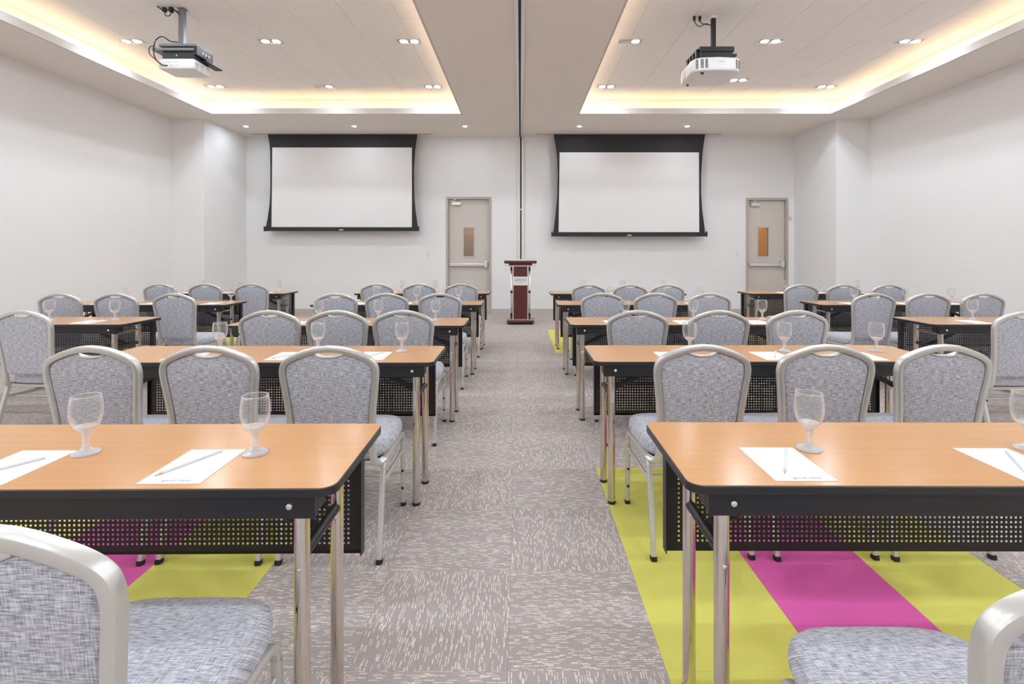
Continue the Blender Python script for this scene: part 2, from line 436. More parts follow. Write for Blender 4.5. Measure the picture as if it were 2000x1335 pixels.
# soffit (lower ceiling) with two light coves
TRAYS = ((-5.50, -1.055), (1.055, 5.54)); TY1, TY2 = -2.9, 9.13; CV = .30
bm = bmesh.new()
e_ = .025; xs = [-XW, TRAYS[0][0]-e_, TRAYS[0][1]+e_, TRAYS[1][0]-e_, TRAYS[1][1]+e_, XW]
for x0, x1 in ((xs[0], xs[1]), (xs[2], xs[3]), (xs[4], xs[5])): box(bm, x0, x1, YR, YB, ZS, ZS+.03)
for x0, x1 in TRAYS:
    box(bm, x0-e_, x1+e_, TY2+e_, YB, ZS, ZS+.03); box(bm, x0-e_, x1+e_, YR, TY1-e_, ZS, ZS+.03)
ceiling = structure(to_obj('ceiling', bm, 'soffit'))
for k, (x0, x1) in enumerate(TRAYS):
    # fascia lip round the opening
    bm = bmesh.new(); zl = ZS+.10
    box(bm, x0-.025, x0, TY1-.025, TY2+.025, ZS, zl); box(bm, x1, x1+.025, TY1-.025, TY2+.025, ZS, zl)
    box(bm, x0, x1, TY2, TY2+.025, ZS, zl); box(bm, x0, x1, TY1-.025, TY1, ZS, zl)
    tr = structure(to_obj('trim_%d' % (k+1), bm, 'fascia'))
    # upright back of the cove
    bm = bmesh.new()
    X0, X1, Y0, Y1 = x0-CV, x1+CV, TY1-CV, TY2+CV
    box(bm, X0-.03, X0, Y0-.03, Y1+.03, ZS+.03, ZT+.06); box(bm, X1, X1+.03, Y0-.03, Y1+.03, ZS+.03, ZT+.06)
    box(bm, X0, X1, Y1, Y1+.03, ZS+.03, ZT+.06); box(bm, X0, X1, Y0-.03, Y0, ZS+.03, ZT+.06)
    to_obj('cove_upstand', bm, 'tray', tr)
    bm = bmesh.new(); z0, zz = ZS+.032, ZS+.045; a, b = .10, .135
    box(bm, x0-b, x0-a, TY1-a, TY2+a, z0, zz); box(bm, x1+a, x1+b, TY1-a, TY2+a, z0, zz)
    box(bm, x0-b, x1+b, TY2+a, TY2+b, z0, zz); box(bm, x0-b, x1+b, TY1-b, TY1-a, z0, zz)
    to_obj('light_strip', bm, 'led', tr)
    # board ceiling: backing, far boards one by one, near (unseen) boards as one sheet
    to_obj('ceiling_backing', B(X0, X1, Y0, Y1, ZT+.012, ZT+.05), 'soffit', ceiling)
    col0 = -1.455 if k == 0 else 1.455; ysplit = 4.2
    to_obj('ceiling_sheet', B(X0, X1, Y0, ysplit, ZT, ZT+.012), 'tray', ceiling)
    nb = 0
    for c in range(-9, 10):
        a0, a1 = col0+c*.615, col0+(c+1)*.615
        a0, a1 = max(a0, X0), min(a1, X1)
        if a1-a0 < .02: continue
        y = 6.13-1.295*2+(.65 if c % 2 else 0)
        while y < Y1:
            b0, b1 = max(y, ysplit), min(y+1.295, Y1)
            if b1-b0 > .02:
                g = .0018
                to_obj('ceiling_board', B(a0+g, a1-g, b0+g, b1-g, ZT, ZT+.012, .0012, 1), 'tray', ceiling)
            y += 1.295

# partition track along the middle and its wall post
bm = bmesh.new(); tx = -.005
box(bm, tx-.055, tx-.014, YR, YB-.05, ZS-.02, ZS+.004, .003, 1); box(bm, tx+.014, tx+.055, YR, YB-.05, ZS-.02, ZS+.004, .003, 1)
tr = structure(to_obj('trim_3', bm, 'alu'))
to_obj('track_groove', B(tx-.014, tx+.014, YR, YB-.05, ZS-.006, ZS+.004), 'dark', tr)
bm = bmesh.new(); tx = .014
box(bm, tx-.06, tx-.016, YB-.05, YB+.001, .0, ZS, .003, 1); box(bm, tx+.016, tx+.06, YB-.05, YB+.001, .0, ZS, .003, 1)
tr = structure(to_obj('trim_4', bm, 'white'))
to_obj('post_groove', B(tx-.016, tx+.016, YB-.04, YB+.001, .0, ZS), 'dark', tr)
to_obj('post_bracket', B(tx-.03, tx+.03, YB-.056, YB-.045, 2.20, 2.225, .002, 1), 'alu', tr)

# doors
def door(n, d, glow, hinge):
    x0, x1, zt = d; fw = .05
    bm = bmesh.new(); ya, yb = YB-.012, YB+.14
    box(bm, x0, x0+fw, ya, yb, 0, zt-fw); box(bm, x1-fw, x1, ya, yb, 0, zt-fw); box(bm, x0, x1, ya, yb, zt-fw, zt)
    dr = structure(to_obj('door_%d' % n, bm, 'dframe'))
    dr['label'] = 'greige steel door with narrow glazed pane and push bar'
    L0, L1, LT = x0+fw+.004, x1-fw-.004, zt-fw-.004; yl = YB+.055
    cx = (L0+L1)/2+(-.005 if n == 1 else -.06); wz0, wz1 = 1.215, 1.83; ww = .11
    bm = bmesh.new()
    box(bm, L0, cx-ww, yl, yl+.045, .01, LT); box(bm, cx+ww, L1, yl, yl+.045, .01, LT)
    box(bm, cx-ww, cx+ww, yl, yl+.045, .01, wz0); box(bm, cx-ww, cx+ww, yl, yl+.045, wz1, LT)
    to_obj('door_leaf', bm, 'door', dr)
    bm = bmesh.new(); e = .022
    box(bm, cx-ww-e, cx-ww, yl-.012, yl+.02, wz0-e, wz1+e); box(bm, cx+ww, cx+ww+e, yl-.012, yl+.02, wz0-e, wz1+e)
    box(bm, cx-ww, cx+ww, yl-.012, yl+.02, wz0-e, wz0); box(bm, cx-ww, cx+ww, yl-.012, yl+.02, wz1, wz1+e)
    to_obj('pane_frame', bm, 'door', dr)
    to_obj('pane', B(cx-ww, cx+ww, yl+.018, yl+.024, wz0, wz1), 'pane', dr)
    # push bar
    bm = B(L0+.03, L1-.05, yl-.075, yl-.02, 1.005, 1.062, .008)
    pb = to_obj('push_bar', bm, 'alu', dr)
    bm = B(L1-.10, L1-.03, yl-.09, yl, .975, 1.115, .012)
    to_obj('latch_case', bm, 'alu', pb)
    to_obj('end_bracket', B(L0+.015, L0+.06, yl-.06, yl, .995, 1.07, .006), 'alu', pb)
    # closer
    cl = to_obj('door_closer', B(L0+.06, L0+.26, yl-.065, yl, LT-.125, LT-.055, .012), 'alu', dr)
    to_obj('closer_arm', sweep(bmesh.new(), [(L0+.16, yl-.05, LT-.05), (L0+.02, yl-.09, LT-.045), (L0+.16, YB-.01, LT+.005)], rect_prof(.02, .008, .002, 1), (0, 0, 1)), 'alu', cl)
    # corridor beyond
    bm = bmesh.new()
    box(bm, x0-.3, x1+.3, YB+1.2, YB+1.25, 0, 2.6)
    structure(to_obj('wall_corridor_%d' % n, bm, glow))
    bm = bmesh.new()
    box(bm, x0-.3, x1+.3, YB+.14, YB+1.25, 2.55, 2.6)
    structure(to_obj('ceiling_corridor_%d' % n, bm, 'white'))
    bm = B(cx-.25, cx+.25, YB+.55, YB+.75, 2.53, 2.55)
    structure(to_obj('trim_%d' % (n+4), bm, 'corridor_lamp'))  # glowing lamp panel, out of view, added to light the corridor
door(1, D1, 'taupe', 1); door(2, D2, 'orange', 1)

def switch(x, z, label):
    s = empty('light_switch', (x, YB, z))
    to_obj('wall_plate', B(-.038, .038, -.008, 0, -.06, .06, .003), 'plastic', s)
    to_obj('rocker', B(-.017, .017, -.013, -.008, -.033, .033, .002), 'white', s)
    tag(s, label, 'switch')
switch(-1.96, 1.26, 'white light switch on the end wall beside the door near the lectern')
switch(4.65, 1.265, 'white light switch on the end wall, screen side of the corner door')
s = empty('door_sensor', (5.775, YB, 2.04))
to_obj('sensor_case', B(-.022, .022, -.03, 0, -.05, .05, .005), 'plastic', s)
to_obj('sensor_lens', lathe([(0, .004), (.008, .003), (.011, 0), (.011, -.004), (0, -.004)], 10), 'dark', s, True).matrix_local = Matrix.Translation((0, -.031, -.02)) @ Matrix.Rotation(PI/2, 4, 'X')
tag(s, 'tiny white sensor with dark eye beside the corner door frame', 'sensor')

# ------------------------------------------------------------------ ceiling lights
def twin(on=(1, 1)):
    e = empty('twin_downlight')
    bm = bmesh.new(); a, b, f, zt = .165, .0825, .016, -.012
    box(bm, -a, a, -b, -b+f, zt, 0); box(bm, -a, a, b-f, b, zt, 0)
    box(bm, -a, -a+f, -b+f, b-f, zt, 0); box(bm, a-f, a, -b+f, b-f, zt, 0)
    to_obj('frame', bm, 'white', e)
    to_obj('recess_plate', B(-a+f, a-f, -b+f, b-f, -.003, -.0005), 'greyplastic', e)
    for s, k in ((-1, on[0]), (1, on[1])):
        g = to_obj('gimbal_ring', lathe([(.063, -.003), (.063, -.0105), (.051, -.0118), (.051, -.003)], 20, None, s*.072, 0), 'alu', e, .6)
        to_obj('lamp', lathe([(0, -.0128), (.048, -.0128), (.048, -.0035), (0, -.0035)], 16, None, s*.072, 0), 'lamp' if k else 'lampoff', g)
    return e
P_on, P_l, = twin(), twin((0, 1))
posn = {0: 'lefthand', 1: 'righthand'}
rows = [(8.67, 'row nearest screens'), (6.80, 'projector row')]
TX = ((-5.16, -3.31, -1.475), (1.46, 3.32, 5.18))
wd = (('next to the side wall', 'in the middle', 'next to the centre beam'), ('next to the centre beam', 'in the middle', 'next to the side wall'))
used = set()
for k in (0, 1):
    for c, x in enumerate(TX[k]):
        for ri, (y, rn) in enumerate(rows):
            off = (k == 0 and c == 1 and ri == 0) or (k == 1 and c == 0 and ri == 1)
            src = P_l if off else P_on
            o = src if src.name not in used else copy_tree(src)
            used.add(o.name); o.location = (3.55, 8.34, ZT) if (k, c, ri) == (1, 1, 0) else (x, y, ZT)
            tag(o, 'twin downlight, %s ceiling recess, %s, %s%s' % (('left', 'right')[k], rn, wd[k][c], ', one lamp dark' if off else ''), 'ceiling light', 'twin downlights in the ceiling recesses')
        for y in (4.93, 3.06, 1.19, -.68, -2.4):              # the same fixtures further back, over and behind the camera
            o = B(x-.13, x+.13, y-.05, y+.05, ZT-.012, ZT-.002)
            q = to_obj('recessed_lamp_case', o, 'white', ceiling)
            bm = bmesh.new()
            for s in (-1, 1): lathe([(0, ZT-.016), (.05, ZT-.016), (.05, ZT-.0125), (0, ZT-.0125)], 12, bm, x+s*.065, y)
            to_obj('recessed_lamp', bm, 'lamp', q)
P_s = None
for x, y, lb in ((-5.37, 10.02, 'small round downlight in the left corner of lower ceiling'),
                 (-3.25, 10.02, 'small round downlight above middle of the left screen'),
                 (-1.08, 10.02, 'small round downlight between left screen and centre post'),
                 (1.16, 10.02, 'small round downlight above lectern-side corner of the right screen'),
                 (3.27, 10.02, 'small round downlight above far half of the right screen')):
    if P_s is None:
        P_s = o = empty('round_downlight')
        to_obj('trim_ring', lathe([(.06, 0), (.06, -.006), (.042, -.008), (.040, 0)], 20), 'white', o, .6)
        to_obj('lamp', lathe([(0, -.0085), (.036, -.0085), (.036, -.0005), (0, -.0005)], 16), 'spot', o)
    else: o = copy_tree(P_s)
    o.location = (x, y, ZS); tag(o, lb, 'ceiling light', 'round downlights over the screens')

# ------------------------------------------------------------------ projection screens
def screen(pts, white, bar, slot, label):
    yS = 10.72; k = yS/1000
    X = lambda px: (px-1016)*k
    Z = lambda py: H+(491-py)*k
    s = empty('projection_screen', (X((bar[0]+bar[1])/2), yS, Z(bar[3])))
    ox, oz = s.location.x, s.location.z
    left, right = pts
    zz = [Z(262)+.02]+[Z(p) for p in range(270, int(bar[2]), 12)]+[Z(bar[2])]
    def edge(tab, z):
        py = 491-(z-H)/k
        for (y0, x0), (y1, x1) in zip(tab, tab[1:]):
            if py <= y1: f = max(0, (py-y0)/(y1-y0)); return X(x0+(x1-x0)*f)
        return X(tab[-1][1])
    bm = bmesh.new(); f0, f1 = [], []
    for yy, lst in ((-.0015, f0), (.0015, f1)):
        for z in zz: lst.append((bm.verts.new((edge(left, z)-ox, yy, z-oz)), bm.verts.new((edge(right, z)-ox, yy, z-oz))))
    for L in (f0, f1):
        for a, b in zip(L, L[1:]): bm.faces.new((a[0], a[1], b[1], b[0]))
    for c in (0, 1):
        for i in range(len(zz)-1): bm.faces.new((f0[i][c], f0[i+1][c], f1[i+1][c], f1[i][c]))
    bmesh.ops.recalc_face_normals(bm, faces=bm.faces[:])
    to_obj('black_cloth', bm, 'screenblack', s)
    bm = bmesh.new(); (wx0, wy0), (wx1, wy1), (bx0, by0), (bx1, by1) = white
    q = [(X(wx0)-ox, Z(wy0)-oz), (X(wx1)-ox, Z(wy1)-oz), (X(bx1)-ox, Z(by1)-oz), (X(bx0)-ox, Z(by0)-oz)]
    a = [bm.verts.new((x, -.0035, z)) for x, z in q]; b = [bm.verts.new((x, -.001, z)) for x, z in q]
    bm.faces.new(a); bm.faces.new(b[::-1])
    for i in range(4): bm.faces.new((a[i], a[(i+1) % 4], b[(i+1) % 4], b[i]))
    bmesh.ops.recalc_face_normals(bm, faces=bm.faces[:])
    to_obj('picture_surface', bm, 'screen', s)
    bm = B(X(bar[0])-ox, X(bar[1])-ox, -.022, .022, Z(bar[3])-oz, Z(bar[2])-oz, .006)
    bb = to_obj('weight_bar', bm, 'screenblack', s)
    for px in (bar[0], bar[1]):
        to_obj('end_cap', B(X(px)-ox-.012, X(px)-ox+.012, -.026, .026, Z(bar[3])-oz-.004, Z(bar[2])-oz+.03, .004), 'black', bb)
    to_obj('maker_plate', B(-.045, .045, -.0245, -.0215, .014, .034, .001, 1), 'plastic', bb)
    bm = B(X(slot[0])-ox, X(slot[1])-ox, -.05, .03, ZS-oz-.004, ZS-oz+.006, .001, 1)
    to_obj('ceiling_slot', bm, 'dframe', s)
    tag(s, label, 'projection screen')
screen(([(261, 522.5), (275, 525.5), (290, 527.5), (330, 528), (370, 528), (400, 526.5), (430, 522), (447, 518.5)],
        [(261, 815.5), (275, 813.5), (290, 811), (330, 808.5), (380, 809), (410, 811.5), (435, 815), (447, 816.5)]),
       ((532, 288), (804.5, 288), (530.5, 443), (804.5, 443.5)), (517, 817.5, 444.5, 451), (490, 843),
       'pulled-down projection screen with black border nearer the left wall')
screen(([(262, 1081.5), (280, 1084.5), (300, 1087.5), (340, 1089.5), (380, 1088.5), (410, 1086), (435, 1083), (457, 1080)],
        [(262, 1377.5), (280, 1374.5), (300, 1372), (340, 1369.5), (380, 1369.5), (410, 1371.5), (435, 1375), (457, 1377.5)]),
       ((1093, 297.5), (1365, 297.5), (1091, 453), (1365.5, 453)), (1078, 1380, 454.5, 461.5), (1047, 1410),
       'pulled-down projection screen with black border nearer the corner door')

# ------------------------------------------------------------------ projectors
def rod(parent, name, pts, r, mat): return to_obj(name, tube(spline(pts, 6), r, 8), mat, parent, True)
# rear of the projector on the left (small body, connector side towards the seats)
p = empty('projector', (-3.87, 5.91, 3.37))
body = to_obj('housing', B(-.20, .20, -.155, .155, 0, .115, .014, 3), 'plastic', p, .6)
to_obj('connector_panel', B(-.19, .19, -.1575, -.153, .02, .102, .001, 1), 'white', p)
cp = bpy.data.objects[-1] if False else None
for (x, z, wx, wz) in ((-.165, .035, .024, .014), (-.165, .058, .024, .012), (-.130, .035, .022, .016), (-.13, .06, .016, .008), (-.095, .035, .018, .014),
                       (-.055, .038, .03, .012), (-.015, .036, .020, .010), (.02, .036, .016, .012), (-.08, .072, .06, .006), (.0, .075, .05, .005)):
    to_obj('socket', B(x-wx/2, x+wx/2, -.1595, -.157, z-wz/2, z+wz/2), 'greyplastic', body)
for i in range(3):
    x0 = -.13+i*.095
    to_obj('side_grille', B(.198, .2025, x0, x0+.075, .02, .095, .001, 1), 'greyplastic', body)
to_obj('lens', lathe([(0, 0), (.035, 0), (.04, .004), (.04, .02), (0, .02)], 20), 'dark', p, .6).matrix_local = Matrix.Translation((.09, .165, .06)) @ Matrix.Rotation(PI/2, 4, 'X')
pole = to_obj('pole', B(-.06, .0, -.03, .03, .265, ZT-3.37, .006), 'mount', p)
to_obj('ceiling_flange', B(-.07, .01, -.04, .04, ZT-3.37-.012, ZT-3.37-.001, .003), 'mount', p)
mt = to_obj('mount_plate', B(-.20, .22, -.15, .16, .255, .285, .004), 'mount', p)
to_obj('side_bracket', B(.19, .225, -.14, .17, .165, .27, .004), 'blackmount', mt)
for i in range(3):
    h = to_obj('bracket_hole', lathe([(0, 0), (.018, 0), (.018, .002), (0, .002)], 14), 'greyplastic', mt)
    h.matrix_local = Matrix.Translation((.227, -.03+i*.055, .215)) @ Matrix.Rotation(PI/2, 4, 'Y')
to_obj('lower_plate', B(-.27, .20, -.16, .13, .205, .235, .004), 'mount', mt)
to_obj('adapter_block', B(-.17, .19, -.13, .14, .112, .205, .006), 'blackmount', mt)
to_obj('side_flap', B(.16, .25, .0, .32, .135, .155, .006), 'blackmount', mt)
to_obj('thumb_screw', lathe([(0, 0), (.009, 0), (.009, .012), (0, .012)], 12), 'bright_chrome', mt, .6).matrix_local = Matrix.Translation((0, -.13, .155)) @ Matrix.Rotation(PI/2, 4, 'X')
cb = rod(p, 'cable', [(-.05, -.05, .34), (-.10, -.10, .33), (-.17, -.13, .37), (-.23, -.15, .32), (-.24, -.17, .20), (-.21, -.18, .10), (-.15, -.175, .04), (-.09, -.16, .033)], .006, 'rubber')
rod(p, 'cable', [(-.26, -.12, .27), (-.29, -.16, .24), (-.28, -.18, .16), (-.23, -.18, .11), (-.18, -.16, .06)], .0045, 'rubber')
rod(p, 'cable', [(-.04, -.035, .66), (-.09, -.05, .70), (-.15, -.05, .64), (-.20, -.04, .66), (-.21, -.03, ZT-3.375)], .005, 'rubber')
rod(p, 'cable', [(-.05, -.035, .69), (-.12, -.05, .715), (-.20, -.06, .70), (-.27, -.07, ZT-3.375)], .007, 'rubber')
to_obj('plug', B(-.235, -.195, -.05, -.01, ZT-3.37-.05, ZT-3.37-.001, .006), 'rubber', p)
to_obj('plug', B(-.15, -.11, -.06, -.02, ZT-3.37-.06, ZT-3.37-.001, .006), 'rubber', p)
tag(p, 'small white projector with connector side towards seats on ceiling pole', 'projector')
# larger projector on the right
p = empty('projector', (2.27, 6.10, 3.375))
tilt = Matrix.Rotation(-math.radians(2.7), 4, 'X')
out = [(-.275, .25), (-.285, .20), (-.285, -.13), (-.26, -.20), (-.20, -.235), (0, -.255), (.20, -.235), (.26, -.20), (.285, -.13), (.285, .17), (.24, .235), (.20, .25)]
def rr(s, z, dz=0): return [(x*s, y*s, z) for x, y in out]
body = to_obj('housing', loft([[(0, 0, 0)], rr(.90, 0), rr(.96, .004), rr(.992, .016), rr(1, .03), rr(1, .13), rr(.985, .150), rr(.93, .160), [(0, 0, .162)]]), 'plastic', p, .7)
body.data.transform(tilt)
def on_face(name, x0, x1, z0, z1, mat, yaw=0.0, cx=0.0, cy=-.2565, th=.003):
    b_ = B(x0, x1, -th, .001, z0, z1)
    o_ = to_obj(name, b_, mat, body); o_.matrix_local = tilt @ Matrix.Translation((cx, cy, 0)) @ Matrix.Rotation(yaw, 4, 'Z'); return o_
for cx, cy, yaw, n, w_ in ((-.235, -.215, -.60, 1, .03), (-.185, -.2365, -.12, 1, .036), (-.135, -.2425, -.10, 1, .03), (.215, -.2265, .50, 1, .024), (.25, -.206, .62, 1, .024)):
    for i in range(7):
        on_face('vent_slat', -w_/2, w_/2, .032+i*.0155, .040+i*.0155, 'dark', yaw, cx, cy)
o_ = text_obj('lettering', 'EPSON', .026, 'pale_ink', body, tilt @ Matrix.Translation((.03, -.2545, .10)) @ Matrix.Rotation(PI/2, 4, 'X'))
to_obj('front_foot', lathe([(.018, .002), (.018, -.012), (.012, -.016), (0, -.016)], 14, None, -.17, -.19), 'dark', p, .6)
to_obj('front_foot', lathe([(.014, -.008), (.014, -.022), (.010, -.026), (0, -.026)], 14, None, -.21, .20), 'dark', p, .6)
to_obj('side_grille', B(-.289, -.284, .05, .17, .03, .115, .001, 1), 'greyplastic', body).matrix_local = tilt
to_obj('lens', lathe([(0, 0), (.05, 0), (.056, .006), (.056, .03), (0, .03)], 20), 'dark', p, .6).matrix_local = tilt @ Matrix.Translation((0, .27, .08)) @ Matrix.Rotation(PI/2, 4, 'X')
to_obj('pole', B(.005, .055, -.025, .025, .30, ZT-3.375, .005), 'blackmount', p)
to_obj('ceiling_flange', B(-.01, .07, -.04, .04, ZT-3.375-.03, ZT-3.375-.001, .004), 'white', p)
mt = to_obj('mount_plate', B(-.20, .20, -.20, .20, .245, .305, .006), 'blackmount', p)
to_obj('adapter_block', B(-.20, .18, -.19, .19, .155, .248, .008), 'blackmount', mt)
to_obj('side_flap', B(.18, .245, -.17, .16, .205, .235, .01), 'blackmount', mt)
for i in range(4):
    to_obj('bracket_rib', B(-.235, -.205, -.17+i*.10, -.13+i*.10, .15, .27, .004), 'blackmount', mt)
to_obj('bracket_rail', B(-.245, -.20, -.19, .22, .15, .172, .004), 'blackmount', mt)
to_obj('bracket_rail', B(-.235, -.20, -.19, .20, .262, .28, .004), 'blackmount', mt)
rod(p, 'cable', [(.0, -.02, .62), (-.07, -.03, .64), (-.14, -.02, .61), (-.19, -.01, .66), (-.195, 0, ZT-3.375-.02)], .0045, 'rubber')
rod(p, 'cable', [(.0, -.02, .63), (-.06, -.03, .63), (-.115, -.02, .65), (-.13, 0, ZT-3.375-.02)], .0045, 'rubber')
for x in (-.195, -.13):
    to_obj('plug', lathe([(0, 0), (.018, 0), (.018, -.03), (.008, -.06), (0, -.06)], 12, None, x, 0), 'rubber', p, .6).location = (0, 0, ZT-3.375-.001)
tag(p, 'large white projector with vented front hanging from black ceiling pole', 'projector')

# ------------------------------------------------------------------ lectern
lc = empty('lectern', (0.005, 9.42, 0))
to_obj('base', B(-.245, .245, -.22, .20, .03, .07, .006), 'mahogany', lc)
for sx in (-1, 1):
    for y in (-.19, .17): to_obj('caster', lathe([(0, 0), (.018, 0), (.02, .01), (.02, .03), (0, .03)], 12, None, sx*.20, y), 'rubber', lc, .6)
to_obj('front_panel', B(-.125, .125, -.10, -.075, .07, 1.05), 'mahogany', lc)
for sx in (-1, 1):
    to_obj('edge_trim', B(min(sx*.125, sx*.142), max(sx*.125, sx*.142), -.105, -.07, .07, 1.05, .002, 1), 'bright_chrome', lc)
    q = to_obj('pillar', tube([(sx*.165, -.06, .07), (sx*.165, -.06, 1.06)], .017, 14), 'bright_chrome', lc, True)
    for z in (.16, .58, .99):
        to_obj('collar', lathe([(.0175, z-.022), (.021, z-.02), (.021, z+.02), (.0175, z+.022)], 14, None, sx*.165, -.06), 'black', q, .6)
    q = to_obj('pillar', tube([(sx*.165, .13, .07), (sx*.165, .13, 1.09)], .017, 14), 'bright_chrome', lc, True)
to_obj('foot_rail', B(-.22, .22, -.14, -.10, .07, .09, .004), 'bright_chrome', lc)
sg = to_obj('sign_plate', B(-.14, .14, -.113, -.105, .70, .86, .002, 1), 'white', lc)
Mx = lambda z: Matrix.Translation((0, -.1135, z)) @ Matrix.Rotation(PI/2, 4, 'X')
text_obj('lettering', 'park inn', .062, 'ink', sg, Mx(.802))
text_obj('lettering', 'by Radisson', .024, 'ink', sg, Mx(.765))
text_obj('lettering', 'San José', .017, 'pale_ink', sg, Mx(.732))
to_obj('shelf', B(-.21, .21, -.13, .17, 1.06, 1.105, .004), 'mahogany', lc)
to_obj('shelf_trim', B(-.205, .205, -.14, -.13, 1.045, 1.062, .003), 'bright_chrome', lc)
for sx in (-1, 1): to_obj('side_block', B(min(sx*.205, sx*.285), max(sx*.205, sx*.285), -.12, .15, 1.055, 1.105, .008), 'bright_chrome', lc)
bm = B(-.295, .295, -.17, .22, 0, .045, .004); bm.transform(Matrix.Translation((0, 0, 1.105)))
dk = to_obj('desk_top', bm, 'mahogany', lc)
bm = prism([(-.29, -.165), (.29, -.165), (.29, .215), (-.29, .215)], 1.15, 1.172)
for v in bm.verts:
    if v.co.z > 1.16: v.co.z += -.01 if v.co.y > 0 else .005
to_obj('reading_board', bm, 'bright_chrome', dk)
tag(lc, 'dark red wooden lectern with chrome pillars and white sign on centre aisle', 'lectern')

# ------------------------------------------------------------------ training table
TL, TD, TZ = 1.83, .465, .75
def perforated(xw, z0, z1, pitch, r, bz0, bx):
    """sheet in the xz plane with real round holes"""
    nx = int((xw-2*bx)/pitch); nz = int((z1-z0-bz0-.012)/pitch)
    vs, fs = [], []
    X0 = -nx*pitch/2; Z0 = z0+bz0
    for i in range(nx):
        for j in range(nz):
            cx, cz = X0+(i+.5)*pitch, Z0+(j+.5)*pitch; b = len(vs); h = pitch/2
            for k in range(8):
                a = PI/4*k; c, s = math.cos(a), math.sin(a); m = max(abs(c), abs(s))
                vs.append((cx+h*c/m, 0, cz+h*s/m))
            for k in range(8):
                a = PI/4*k; vs.append((cx+r*math.cos(a), 0, cz+r*math.sin(a)))
            for k in range(8): fs.append((b+k, b+(k+1) % 8, b+8+(k+1) % 8, b+8+k))
    X1, Z1 = X0+nx*pitch, Z0+nz*pitch
    for (a0, a1, c0, c1) in ((-xw/2, X0, z0, z1), (X1, xw/2, z0, z1), (X0, X1, z0, Z0), (X0, X1, Z1, z1)):
        b = len(vs); vs += [(a0, 0, c0), (a1, 0, c0), (a1, 0, c1), (a0, 0, c1)]; fs.append((b, b+1, b+2, b+3))
    me = bpy.data.meshes.new('modesty_panel'); me.from_pydata(vs, [], fs); me.materials.append(M['black']); return me

def make_table():
    e = empty('training_table')
    a, b = TL/2, TD/2
    bm = prism(rrect(-a+.003, a-.003, -b+.003, b-.003, .037, 6), TZ-.022, TZ)
    to_obj('tabletop', bm, 'laminate', e)
    o_, i_ = rrect(-a, a, -b, b, .04, 6), rrect(-a+.003, a-.003, -b+.003, b-.003, .037, 6)
    bm = bmesh.new(); zs = [(i_, TZ-.0015), (o_, TZ-.003), (o_, TZ-.021), (i_, TZ-.0225)]
    R = [[bm.verts.new((x, y, z)) for x, y in pts] for pts, z in zs]; n = len(o_)
    for r0, r1 in zip(R, R[1:]):
        for i in range(n): bm.faces.new((r0[i], r0[(i+1) % n], r1[(i+1) % n], r1[i]))
    bmesh.ops.recalc_face_normals(bm, faces=bm.faces[:])
    to_obj('edge_band', bm, 'edge', e, .5)
    ap = to_obj('apron', B(-a+.05, a-.05, -b+.010, -b+.034, TZ-.078, TZ-.022, .002, 1), 'black', e)
    for s in (-1, 1):
        bo = to_obj('bolt', lathe([(0, .006), (.006, .0055), (.0085, .002), (.0085, -.002), (0, -.002)], 14), 'bright_chrome', ap, True)
        bo.matrix_local = Matrix.Translation((s*(a-.11), -b+.009, TZ-.047)) @ Matrix.Rotation(PI/2, 4, 'X')
        to_obj('end_plate', B(min(s*(a-.05), s*(a-.056)), max(s*(a-.05), s*(a-.056)), -b+.034, -b+.08, TZ-.07, TZ-.022, .001, 1), 'black', ap)
        x = s*(a-.097)
        for y in (-.18, .07):
            lg = to_obj('leg', tube([(x, y, .012), (x, y, TZ-.022)], .019, 16), 'chrome', e, .6)
            to_obj('glide', lathe([(0, 0), (.018, 0), (.0205, .003), (.0205, .014), (0, .014)], 16, None, x, y), 'rubber', lg, .6)
            rv = to_obj('rivet', lathe([(0, .005), (.004, .0045), (.006, .001), (.006, -.002), (0, -.002)], 10), 'bright_chrome', lg, True)
            rv.matrix_local = Matrix.Translation((x, y-.019, .535)) @ Matrix.Rotation(PI/2, 4, 'X')
        to_obj('lower_crossbar', tube([(x, -.178, .56), (x, .068, .56)], .0145, 12), 'black', e, .6)
        to_obj('upper_crossbar', tube([(x, -.178, .668), (x, .068, .668)], .009, 10), 'chrome', e, .6)
        xb = s*(a-.42)
        br = to_obj('brace', sweep(bmesh.new(), [(x-s*.010, -.055, .558), (xb, -.055, TZ-.04), (xb-s*.04, -.055, TZ-.026)], rect_prof(.012, .028, .003, 1), (0, 1, 0)), 'black', e)
        to_obj('brace_sleeve', tube([(x, -.055, .56), (x-s*.06, -.055, .588)], .013, 10), 'black', br, .6)
        to_obj('top_plate', B(xb-.06, xb+.06, -.09, -.02, TZ-.026, TZ-.0215, .001, 1), 'black', br)
    mp = bpy.data.objects.new('modesty_panel', PERF); C.objects.link(mp); mp.parent = e
    mp.location = (0, b-.022, 0)
    bm = bmesh.new(); w_ = TL/2-.062
    box(bm, -w_, w_, b-.022, b-.004, .335, .345); box(bm, -w_, -w_+.003, b-.04, b-.004, .335, TZ-.03); box(bm, w_-.003, w_, b-.04, b-.004, .335, TZ-.03)
    to_obj('panel_flange', bm, 'black', mp).location = (0, -(b-.022), 0)
    to_obj('panel_rail', B(-w_, w_, b-.04, b-.005, TZ-.05, TZ-.0215, .002, 1), 'black', mp).location = (0, -(b-.022), 0)
    return e
PERF = perforated(TL-.124, .335, TZ-.03, .0155, .0039, .026, .034)
T0 = make_table()
ROWN = {1: 'nearest row', 2: 'second row', 3: 'middle row', 4: 'second-farthest row', 5: 'farthest row'}
SIDE = {'L': 'left of the aisle', 'R': 'right of the aisle', 'LL': 'by the left wall', 'RR': 'by the right wall'}
